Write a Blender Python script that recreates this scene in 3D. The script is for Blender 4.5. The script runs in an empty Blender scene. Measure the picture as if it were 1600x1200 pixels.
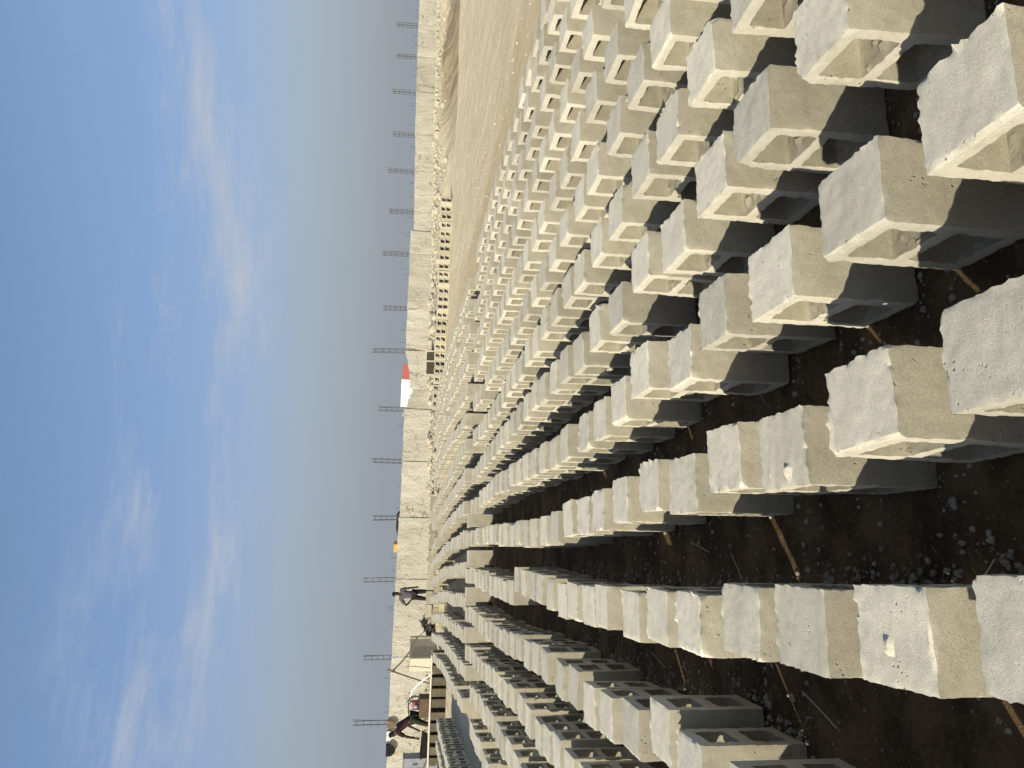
import bpy, bmesh, math, random
from mathutils import Vector, Matrix, noise
import numpy as np

# ------------------------------------------------------------------ camera, sky, sun, exposure
sc = bpy.context.scene
COL = sc.collection
TH = math.radians(13.1)                       # heading of the block rows, left of the camera's heading
CT, ST = math.cos(TH), math.sin(TH)
def W(s, t, z=0.0):                           # s along the rows, t across them -> world
    return Vector((t*CT - s*ST, t*ST + s*CT, z))
def st_of(x, y):
    return (y*CT - x*ST, x*CT + y*ST)

F_PX, CAM_H = 1200.0, 1.71
roll = math.atan(0.0385)
pitch = math.atan((800 - (606 + .0385*600))*math.cos(roll)/F_PX)
fwd = Vector((0, math.cos(pitch), -math.sin(pitch)))
upl = Vector((0, math.sin(pitch), math.cos(pitch)))
rgt = Vector((1, 0, 0))
u_ax = rgt*math.cos(roll) + upl*math.sin(roll)       # to the right of the upright picture
v_ax = rgt*math.sin(roll) - upl*math.cos(roll)       # down the upright picture
cam = bpy.data.cameras.new('camera'); camo = bpy.data.objects.new('camera', cam); COL.objects.link(camo)
m = Matrix.Identity(4)                               # the phone was held on its side: image right = world down
for i in range(3):
    m[i][0] = v_ax[i]; m[i][1] = u_ax[i]; m[i][2] = -fwd[i]
m.translation = (0, 0, CAM_H)
camo.matrix_world = m
cam.sensor_fit = 'HORIZONTAL'; cam.sensor_width = 36; cam.lens = 36*F_PX/1600
cam.clip_start = .05; cam.clip_end = 6000
sc.camera = camo
sc.render.resolution_x, sc.render.resolution_y = 1024, 768

sv = W(-.80, -1.0, .545).normalized()                 # towards the sun
SUN_EL = math.asin(sv.z)
world = bpy.data.worlds.new('World'); sc.world = world; world.use_nodes = True
def build_world():
    nt = world.node_tree; nt.nodes.clear(); N = nt.nodes.new; L = nt.links.new
    out = N('ShaderNodeOutputWorld'); bg = N('ShaderNodeBackground'); L(bg.outputs[0], out.inputs[0])
    sky = N('ShaderNodeTexSky'); sky.sky_type = 'NISHITA'; sky.sun_disc = False
    sky.sun_elevation = SUN_EL; sky.sun_rotation = math.atan2(sv.x, sv.y)
    sky.air_density = 1.2; sky.dust_density = 1.5; sky.ozone_density = 2.2; sky.altitude = 0
    bg.inputs[1].default_value = .092
    tc = N('ShaderNodeTexCoord'); sep = N('ShaderNodeSeparateXYZ'); L(tc.outputs['Generated'], sep.inputs[0])
    def math_(op, a, b=None, c=None, clamp=False):
        n = N('ShaderNodeMath'); n.operation = op; n.use_clamp = clamp
        for i, v in enumerate((a, b, c)):
            if v is None: continue
            if isinstance(v, (int, float)): n.inputs[i].default_value = v
            else: L(v, n.inputs[i])
        return n.outputs[0]
    def smooth(v, lo, hi):
        n = N('ShaderNodeMapRange'); n.interpolation_type = 'SMOOTHSTEP'
        L(v, n.inputs[0]); n.inputs[1].default_value = lo; n.inputs[2].default_value = hi
        return n.outputs[0]
    z = sep.outputs[2]
    az = math_('ARCTAN2', sep.outputs[0], sep.outputs[1])
    tint = N('ShaderNodeMix'); tint.data_type = 'RGBA'; tint.blend_type = 'MULTIPLY'; tint.inputs[0].default_value = 1
    L(sky.outputs[0], tint.inputs[6]); tint.inputs[7].default_value = (1.06, 1.05, 1.12, 1)
    # dry-season haze: the sky pales to grey towards the horizon all the way round
    hz = N('ShaderNodeValToRGB'); L(z, hz.inputs[0])
    e = hz.color_ramp.elements; e[0].position = 0; e[0].color = (.97, .97, .97, 1); e[1].position = .6; e[1].color = (0, 0, 0, 1)
    e = hz.color_ramp.elements.new(.13); e.color = (.80, .80, .80, 1)
    e = hz.color_ramp.elements.new(.28); e.color = (.6, .6, .6, 1)
    mix = N('ShaderNodeMix'); mix.data_type = 'RGBA'; L(hz.outputs[0], mix.inputs[0]); L(tint.outputs[2], mix.inputs[6])
    hc = N('ShaderNodeValToRGB'); L(z, hc.inputs[0]); e = hc.color_ramp.elements
    e[0].position = .02; e[0].color = (.31, .345, .385, 1); e[1].position = .30; e[1].color = (.235, .37, .66, 1)
    e = hc.color_ramp.elements.new(.12); e.color = (.345, .41, .49, 1)
    e = hc.color_ramp.elements.new(.19); e.color = (.32, .42, .62, 1)
    sc10 = N('ShaderNodeVectorMath'); sc10.operation = 'SCALE'; L(hc.outputs[0], sc10.inputs[0]); sc10.inputs['Scale'].default_value = 10/1.07
    L(sc10.outputs[0], mix.inputs[7])
    # thin cirrus, drawn out along the horizon
    comb = N('ShaderNodeCombineXYZ'); L(math_('MULTIPLY', az, 2.2), comb.inputs[0]); L(math_('MULTIPLY_ADD', z, 10.0, 1.75), comb.inputs[1])
    n1 = N('ShaderNodeTexNoise'); n1.inputs['Scale'].default_value = 1.35; n1.inputs['Detail'].default_value = 9; n1.inputs['Roughness'].default_value = .62
    n1.inputs['Distortion'].default_value = .25; n1.noise_dimensions = '4D'; n1.inputs['W'].default_value = 12
    L(comb.outputs[0], n1.inputs['Vector'])
    comb2 = N('ShaderNodeCombineXYZ'); L(math_('MULTIPLY', az, 9.0), comb2.inputs[0]); L(math_('MULTIPLY', z, 60.0), comb2.inputs[1])
    n2 = N('ShaderNodeTexNoise'); n2.inputs['Scale'].default_value = 1.6; n2.inputs['Detail'].default_value = 6; L(comb2.outputs[0], n2.inputs['Vector'])
    dens = math_('ADD', n1.outputs[0], math_('MULTIPLY', math_('SUBTRACT', n2.outputs[0], .5), .16))
    c0 = smooth(dens, .47, .74)
    band = math_('MULTIPLY', smooth(z, .11, .20), math_('SUBTRACT', 1.0, smooth(z, .25, .42)))
    cl = math_('MULTIPLY', math_('MULTIPLY', c0, band), .85)
    mix2 = N('ShaderNodeMix'); mix2.data_type = 'RGBA'; L(cl, mix2.inputs[0]); L(mix.outputs[2], mix2.inputs[6])
    mix2.inputs[7].default_value = (4.6, 5.0, 5.7, 1)
    L(mix2.outputs[2], bg.inputs[0])
build_world()
sd = bpy.data.lights.new('sun', 'SUN'); sd.energy = 5.3; sd.angle = math.radians(.53); sd.color = (1, .93, .79)
so = bpy.data.objects.new('sun', sd); COL.objects.link(so)
so.rotation_euler = sv.to_track_quat('Z', 'Y').to_euler(); so.location = (-20, -10, 20)
sc.view_settings.view_transform = 'Standard'; sc.view_settings.look = 'None'
sc.view_settings.exposure = 0.22; sc.view_settings.gamma = 1.0

# ------------------------------------------------------------------ helpers
random.seed(7)
def tag(o, label=None, cat=None, group=None, kind=None):
    if label: o['label'] = label
    if cat: o['category'] = cat
    if group: o['group'] = group
    if kind: o['kind'] = kind
    return o
def empty(name, loc, rz=0.0):
    o = bpy.data.objects.new(name, None); COL.objects.link(o); o.location = loc; o.rotation_euler = (0, 0, rz)
    o.empty_display_size = .2
    return o
class MB:
    """collects shapes, then links them as one mesh object"""
    def __init__(self): self.bm = bmesh.new()
    def box(self, c, size, rot=(0, 0, 0), bev=0.0, taper=1.0):
        r = bmesh.ops.create_cube(self.bm, size=1.0)
        vs = r['verts']
        for v in vs:
            k = taper if v.co.z > 0 else 1.0
            v.co = Vector((v.co.x*size[0]*k, v.co.y*size[1]*k, v.co.z*size[2]))
        if bev > 0:
            es = list({e for v in vs for e in v.link_edges})
            b = bmesh.ops.bevel(self.bm, geom=es, offset=bev, segments=2, affect='EDGES', profile=.5)
            vs = list({v for f in b['faces'] for v in f.verts} | {v for v in vs if v.is_valid})
        M = Matrix.Translation(c) @ Matrix.Rotation(rot[2], 4, 'Z') @ Matrix.Rotation(rot[1], 4, 'Y') @ Matrix.Rotation(rot[0], 4, 'X')
        for v in vs: v.co = M @ v.co
        return self
    def tube(self, pts, r, n=8, caps=True):
        pts = [Vector(p) for p in pts]; rings = []
        rr = r if isinstance(r, (list, tuple)) else [r]*len(pts)
        for i, p in enumerate(pts):
            d = (pts[min(i+1, len(pts)-1)] - pts[max(i-1, 0)]).normalized()
            q = d.to_track_quat('Z', 'Y')
            rings.append([self.bm.verts.new(p + q @ Vector((math.cos(2*math.pi*k/n)*rr[i], math.sin(2*math.pi*k/n)*rr[i], 0))) for k in range(n)])
        for a, b in zip(rings, rings[1:]):
            for k in range(n): self.bm.faces.new((a[k], a[(k+1) % n], b[(k+1) % n], b[k]))
        if caps:
            self.bm.faces.new(rings[0][::-1]); self.bm.faces.new(rings[-1])
        return self
    def ball(self, c, r, sub=2, jit=0.0, sq=(1, 1, 1)):
        vs = bmesh.ops.create_icosphere(self.bm, subdivisions=sub, radius=1.0)['verts']
        o = Vector((random.random()*50, random.random()*50, 0))
        for v in vs:
            k = 1 + jit*noise.noise(v.co*1.7 + o)*1.6
            v.co = Vector(c) + Vector((v.co.x*sq[0], v.co.y*sq[1], v.co.z*sq[2]))*r*k
        return self
    def build(self, name, mat, parent=None, smooth=False, loc=None, rz=0.0):
        me = bpy.data.meshes.new(name); self.bm.normal_update(); self.bm.to_mesh(me); self.bm.free()
        if smooth:
            me.shade_smooth(); me.set_sharp_from_angle(angle=math.radians(38))
        return link(name, me, mat, parent, loc, rz)
def link(name, me, mat, parent=None, loc=None, rz=0.0):
    if not me.materials and mat:
        for mm in (mat if isinstance(mat, (list, tuple)) else [mat]): me.materials.append(mm)
    o = bpy.data.objects.new(name, me); COL.objects.link(o)
    if parent: o.parent = parent
    if loc is not None: o.location = loc
    if rz: o.rotation_euler = (0, 0, rz)
    return o

# ------------------------------------------------------------------ materials
class NT:
    def __init__(self, name):
        self.m = bpy.data.materials.new(name); self.m.use_nodes = True
        self.t = self.m.node_tree; self.b = self.t.nodes['Principled BSDF']
        self.b.inputs['Roughness'].default_value = .95
        self.b.inputs['Specular IOR Level'].default_value = .2
    def n(self, typ, **kw):
        x = self.t.nodes.new(typ)
        for k, v in kw.items(): setattr(x, k, v)
        return x
    def l(self, a, b): self.t.links.new(a, b)
    def noise(self, vec, scale, detail=4, rough=.55, dist=0.0):
        x = self.n('ShaderNodeTexNoise'); x.inputs['Scale'].default_value = scale
        x.inputs['Detail'].default_value = detail; x.inputs['Roughness'].default_value = rough; x.inputs['Distortion'].default_value = dist
        self.l(vec, x.inputs['Vector']); return x.outputs[0]
    def rng(self, v, a, b, c=0.0, d=1.0):
        x = self.n('ShaderNodeMapRange'); x.interpolation_type = 'SMOOTHSTEP'
        self.l(v, x.inputs[0])
        for i, q in enumerate((a, b, c, d)): x.inputs[i+1].default_value = q
        return x.outputs[0]
    def math(self, op, a, b=None):
        x = self.n('ShaderNodeMath', operation=op)
        for i, v in enumerate((a, b)):
            if v is None: continue
            if isinstance(v, (int, float)): x.inputs[i].default_value = v
            else: self.l(v, x.inputs[i])
        return x.outputs[0]
    def mix(self, f, a, b, blend='MIX'):
        x = self.n('ShaderNodeMix', data_type='RGBA', blend_type=blend)
        for i, v in ((0, f), (6, a), (7, b)):
            if isinstance(v, (int, float)): x.inputs[i].default_value = v
            elif isinstance(v, tuple): x.inputs[i].default_value = (*v, 1)
            else: self.l(v, x.inputs[i])
        return x.outputs[2]
    def bump(self, h, dist, strength=1.0, prev=None):
        x = self.n('ShaderNodeBump'); x.inputs['Distance'].default_value = dist; x.inputs['Strength'].default_value = strength
        self.l(h, x.inputs['Height'])
        if prev is not None: self.l(prev, x.inputs['Normal'])
        return x.outputs[0]
    def done(self, col, nrm=None):
        if isinstance(col, tuple): self.b.inputs['Base Color'].default_value = (*col, 1)
        else: self.l(col, self.b.inputs['Base Color'])
        if nrm is not None: self.l(nrm, self.b.inputs['Normal'])
        return self.m

def mat_concrete(name, base, dark, light, grain=1.0, world=False):
    k = NT(name)
    tc = k.n('ShaderNodeTexCoord'); oi = k.n('ShaderNodeObjectInfo')
    if world:
        vec = k.n('ShaderNodeNewGeometry').outputs['Position']; rnd = k.noise(vec, 1.9, 1)
    else:
        add = k.n('ShaderNodeVectorMath', operation='ADD'); k.l(tc.outputs['Object'], add.inputs[0])
        sc_ = k.n('ShaderNodeVectorMath', operation='SCALE'); sc_.inputs[0].default_value = (31, 17, 23); k.l(oi.outputs['Random'], sc_.inputs['Scale'])
        k.l(sc_.outputs[0], add.inputs[1]); vec = add.outputs[0]; rnd = oi.outputs['Random']
    big = k.noise(vec, 7, 4); fine = k.noise(vec, 420, 3, .75); mid = k.noise(vec, 120, 5, .7)
    c = k.mix(k.rng(big, .35, .68), base, dark)
    c = k.mix(k.rng(mid, .50, .70, 0, .6), c, light)
    c = k.mix(k.rng(mid, .46, .34, 0, .55), c, tuple(x*.8 for x in dark))
    c = k.mix(k.rng(fine, .54, .68, 0, .65), c, tuple(x*.5 for x in dark))
    c = k.mix(k.rng(fine, .43, .30, 0, .5), c, light)
    br = k.rng(rnd, 0, 1, .86, 1.1)
    hsv = k.n('ShaderNodeHueSaturation'); k.l(br, hsv.inputs['Value']); k.l(c, hsv.inputs['Color'])
    # small blow-holes
    vo = k.n('ShaderNodeTexVoronoi'); vo.inputs['Scale'].default_value = 55; k.l(vec, vo.inputs['Vector'])
    hole = k.math('MULTIPLY', k.rng(vo.outputs['Distance'], .30, .12), k.rng(k.noise(vec, 13, 2), .60, .70))
    c2 = k.mix(k.math('MULTIPLY', hole, .75), hsv.outputs[0], tuple(x*.45 for x in dark))
    h = k.math('ADD', k.math('MULTIPLY', fine, 1.2), k.math('MULTIPLY', mid, .9))
    h = k.math('SUBTRACT', h, k.math('MULTIPLY', hole, 2.2))
    return k.done(c2, k.bump(h, .0024*grain, .9))
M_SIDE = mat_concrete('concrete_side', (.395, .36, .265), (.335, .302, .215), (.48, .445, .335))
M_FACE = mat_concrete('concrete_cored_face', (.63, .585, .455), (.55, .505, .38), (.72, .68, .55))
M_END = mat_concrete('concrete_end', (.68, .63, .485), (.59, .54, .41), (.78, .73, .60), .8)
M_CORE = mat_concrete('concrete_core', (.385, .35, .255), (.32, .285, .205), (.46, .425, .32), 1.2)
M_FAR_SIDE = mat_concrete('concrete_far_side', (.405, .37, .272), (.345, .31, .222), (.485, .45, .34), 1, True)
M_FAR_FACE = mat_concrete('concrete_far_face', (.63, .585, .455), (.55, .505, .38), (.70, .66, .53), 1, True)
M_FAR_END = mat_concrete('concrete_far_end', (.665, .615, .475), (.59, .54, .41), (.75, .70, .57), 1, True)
M_SHADED = mat_concrete('concrete_shaded', (.115, .098, .066), (.08, .068, .046), (.17, .145, .10))  # same concrete with shade painted in, for the blocks under the plank
M_GRAVEL = mat_concrete('gravel', (.36, .325, .255), (.24, .21, .16), (.48, .45, .37), 1, True)
M_RUBBLE = mat_concrete('rubble', (.52, .47, .34), (.40, .35, .25), (.60, .55, .43), 1, True)

def mat_ground():
    k = NT('ground_soil')
    pos = k.n('ShaderNodeNewGeometry').outputs['Position']
    rot = k.n('ShaderNodeVectorRotate', rotation_type='Z_AXIS'); k.l(pos, rot.inputs['Vector']); rot.inputs['Angle'].default_value = -TH
    sep = k.n('ShaderNodeSeparateXYZ'); k.l(rot.outputs[0], sep.inputs[0])       # x = t across rows, y = s along rows
    T, S = sep.outputs[0], sep.outputs[1]
    w = k.math('MULTIPLY', k.math('SUBTRACT', k.noise(pos, 1.1, 5, .65), .5), 1.3)
    tn = k.math('ADD', T, w); sn = k.math('ADD', S, k.math('MULTIPLY', w, 3.0))
    track = k.rng(tn, 5.45, 6.25)
    left = k.math('MULTIPLY', k.rng(tn, -2.45, -2.95), k.rng(sn, 7.0, 9.5))
    far = k.rng(sn, 14.5, 18.5)
    dry = k.math('MAXIMUM', k.math('MAXIMUM', track, left), far)
    # damp dark soil the blocks are watered on
    n1 = k.noise(pos, 3.2, 6, .65); n2 = k.noise(pos, 46, 5, .7); n3 = k.noise(pos, 170, 3, .7)
    wet = k.mix(k.rng(n1, .36, .66), (.078, .047, .021), (.22, .14, .068))
    wet = k.mix(k.rng(n2, .52, .74, 0, .8), wet, (.29, .205, .12))
    wet = k.mix(k.rng(n3, .62, .76, 0, .8), wet, (.30, .24, .17))
    # dry sand of the track, combed by wheels along it
    st = k.n('ShaderNodeMapping'); k.l(rot.outputs[0], st.inputs['Vector']); st.inputs['Scale'].default_value = (2.6, .22, 1)
    rut = k.noise(st.outputs[0], 1.5, 6, .62)
    sand = k.mix(k.rng(rut, .34, .66), (.69, .565, .355), (.86, .74, .50))
    sand = k.mix(k.rng(n1, .50, .72, 0, .5), sand, (.58, .44, .255))
    sand = k.mix(k.rng(n2, .54, .75, 0, .55), sand, (.46, .36, .225))
    sand = k.mix(k.rng(n3, .6, .78, 0, .5), sand, (.25, .19, .12))
    # a coarser, yellower verge beside the blocks and a darker brown rut towards the wall
    verge = k.math('MULTIPLY', k.rng(tn, 9.2, 7.8), k.rng(tn, 5.3, 6.2))
    sand = k.mix(k.math('MULTIPLY', verge, .5), sand, (.57, .42, .215))
    sepw = k.n('ShaderNodeSeparateXYZ'); k.l(pos, sepw.inputs[0])
    brown = k.math('MULTIPLY', k.rng(sepw.outputs[0], 8.5, 14.5), k.math('MULTIPLY', k.rng(k.math('ADD', sepw.outputs[1], w), 29.5, 31.5), k.rng(k.math('ADD', sepw.outputs[1], w), 39.0, 37.6)))
    sand = k.mix(k.math('MULTIPLY', brown, .85), sand, k.mix(k.rng(rut, .4, .6), (.20, .145, .08), (.38, .295, .175)))
    wd = k.n('ShaderNodeVectorMath', operation='DOT_PRODUCT'); k.l(pos, wd.inputs[0]); wd.inputs[1].default_value = (.3238, -.9461, 0)
    dw = k.math('ADD', k.math('ADD', wd.outputs['Value'], 32.69), w)
    rub = k.mix(k.rng(n2, .40, .62), (.66, .60, .45), (.40, .355, .255))
    sand = k.mix(k.rng(dw, 2.4, 1.3), sand, rub)
    col = k.mix(dry, wet, sand)
    h = k.math('ADD', k.math('MULTIPLY', n2, 1.0), k.math('MULTIPLY', n3, .5))
    hb = k.bump(k.math('ADD', h, k.math('MULTIPLY', rut, 1.4)), .035, .9)
    return k.done(col, hb)
M_GROUND = mat_ground()

def mat_wall():
    k = NT('wall_render')
    pos = k.n('ShaderNodeNewGeometry').outputs['Position']
    mp = k.n('ShaderNodeMapping'); k.l(pos, mp.inputs['Vector']); mp.inputs['Scale'].default_value = (1, 1, .35)
    oi = k.n('ShaderNodeObjectInfo')
    b = k.noise(mp.outputs[0], 1.3, 6, .65); s = k.noise(mp.outputs[0], 6, 6, .7); f = k.noise(pos, 24, 5, .7)
    c = k.mix(k.rng(b, .36, .64), (.66, .62, .495), (.54, .505, .395))
    c = k.mix(k.rng(s, .53, .70, 0, .75), c, (.40, .35, .235))
    vc = k.n('ShaderNodeTexVoronoi', feature='DISTANCE_TO_EDGE'); vc.inputs['Scale'].default_value = .75
    wv = k.n('ShaderNodeVectorMath', operation='ADD'); nn = k.n('ShaderNodeTexNoise'); nn.inputs['Scale'].default_value = 2.5; k.l(pos, nn.inputs['Vector']); k.l(pos, wv.inputs[0]); k.l(nn.outputs['Color'], wv.inputs[1]); k.l(wv.outputs[0], vc.inputs['Vector'])
    c = k.mix(k.math('MULTIPLY', k.rng(vc.outputs['Distance'], .022, .006), k.rng(b, .46, .58, 0, .8)), c, (.22, .195, .145))
    c = k.mix(k.rng(f, .57, .74, 0, .55), c, (.36, .32, .22))
    c = k.mix(k.rng(f, .42, .28, 0, .5), c, (.72, .66, .50))
    hsv = k.n('ShaderNodeHueSaturation'); k.l(k.rng(oi.outputs['Random'], 0, 1, .88, 1.07), hsv.inputs['Value']); k.l(c, hsv.inputs['Color'])
    return k.done(hsv.outputs[0], k.bump(k.math('ADD', f, s), .05, .9))
M_WALL = mat_wall()
def mat_plain(name, col, rough=.7, var=.25, metal=0.0, scale=9):
    k = NT(name); tc = k.n('ShaderNodeTexCoord')
    n = k.noise(tc.outputs['Object'], scale, 5, .65)
    c = k.mix(k.rng(n, .35, .7), col, tuple(x*(1-var) for x in col))
    k.b.inputs['Roughness'].default_value = rough; k.b.inputs['Metallic'].default_value = metal
    return k.done(c, k.bump(n, .006, .5))
M_REBAR = mat_plain('rebar', (.10, .085, .075), .7, .4)
M_SKIN = mat_plain('skin', (.045, .026, .018), .55, .1)
M_HAIR = mat_plain('hair', (.010, .009, .008), .8, .1)
M_GREY_CLOTH = mat_plain('grey_cloth', (.10, .09, .105), .95, .3)
M_DARK_CLOTH = mat_plain('dark_cloth', (.022, .020, .024), .95, .3)
M_MAROON = mat_plain('maroon_cloth', (.045, .018, .020), .95, .3)
M_GREEN = mat_plain('green_cloth', (.030, .034, .018), .95, .3)
M_WHITE = mat_plain('white_paint', (.78, .77, .72), .5, .12)
M_RED = mat_plain('red_paint', (.40, .11, .095), .5, .2)
M_ORANGE = mat_plain('orange_paint', (.72, .36, .08), .5, .2)
M_BLACK = mat_plain('black_rubber', (.020, .019, .018), .6, .2)
M_STEEL = mat_plain('grey_steel', (.27, .28, .30), .5, .2, .2)
M_RUST = mat_plain('brown_steel', (.14, .095, .06), .8, .35)
M_TIMBER = mat_plain('pale_timber', (.66, .60, .47), .9, .25, 0, 14)
M_DARKWOOD = mat_plain('dark_timber', (.16, .125, .085), .9, .3)
M_OLIVE = mat_plain('olive_sheet', (.085, .078, .05), .7, .3)
M_CEMENT = mat_plain('cement', (.50, .46, .34), .95, .25)
M_BROWN_CLOTH = mat_plain('brown_cloth', (.25, .17, .10), .95, .3)
M_GLASS = mat_plain('dark_glass', (.02, .022, .025), .15, .1)
M_STRAW = mat_plain('straw', (.62, .54, .36), .9, .2)
M_LEAF = mat_plain('dry_leaf', (.075, .075, .035), .9, .5)

# ------------------------------------------------------------------ ground
WL, WR = Vector((-13.3, 30.0, 0)), Vector((20.3, 41.5, 0))          # the wall's line
wdir = (WR - WL).normalized(); wn = Vector((wdir.y, -wdir.x, 0))    # wn faces the yard
WLEN = (WR - WL).length
def ground_h(x, y):
    d = (Vector((x, y, 0)) - WL).dot(wn)                            # metres in front of the wall
    a = (Vector((x, y, 0)) - WL).dot(wdir)
    n = noise.noise(Vector((x*.35, y*.35, 3.1)))
    s, t = st_of(x, y)
    h = .012*noise.noise(Vector((x*2.2, y*2.2, 9))) + .006*noise.noise(Vector((x*7, y*7, 5)))
    if -3 < d < 9:                                                   # sand and rubble banked against the wall
        k = max(0.0, min(1.0, (3.6 + 1.0*n - d)/3.2))
        k = k*k*(3 - 2*k)
        rise = .34 + .22*max(0, min(1, (a - 8)/10))
        h += k*(rise + .10*noise.noise(Vector((x*1.1, y*1.1, 1))) + .05*noise.noise(Vector((x*3.1, y*3.1, 2))))
    if t > 5.9:                                                      # wheel ruts along the track
        e = min(1, (t - 5.9)/1.0)
        h += e*(.035*noise.noise(Vector((t*1.7, s*.16, 4))) + .018*noise.noise(Vector((t*4.5, s*.4, 7))))
    if d < -2: h -= min(30, (-2 - d)*.03)
    if x > 9 and 27 < y < 40:
        k = min(1, (x-9)/4)*math.exp(-((y-33.2)/2.1)**2)
        h -= .30*k + k*(.035*noise.noise(Vector((x*.25, y*2.6, 8))) + .015*noise.noise(Vector((x*.9, y*6, 3))))
        k = min(1, (x-9)/4)*math.exp(-((y-29.2)/1.4)**2)
        h += .10*k
    return h
def axis(fine0, fine1, step, far):
    a = list(np.arange(fine0, fine1 + 1e-6, step)); d = step
    lo, hi = fine0, fine1; L, R = [], []
    while hi < far:
        d *= 1.45; hi += d; lo -= d; R.append(hi); L.append(lo)
    return L[::-1] + a + R
def build_ground():
    xs = axis(-17, 27, .24, 3500); ys = axis(.2, 46, .24, 3500)
    verts = [(x, y, ground_h(x, y)) for y in ys for x in xs]
    n = len(xs)
    faces = [(j*n+i, j*n+i+1, (j+1)*n+i+1, (j+1)*n+i) for j in range(len(ys)-1) for i in range(n-1)]
    me = bpy.data.meshes.new('ground'); me.from_pydata(verts, [], faces); me.shade_smooth()
    tag(link('ground', me, M_GROUND), 'damp dark soil under the blocks and pale dry sand beside them', kind='structure')
build_ground()

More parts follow.
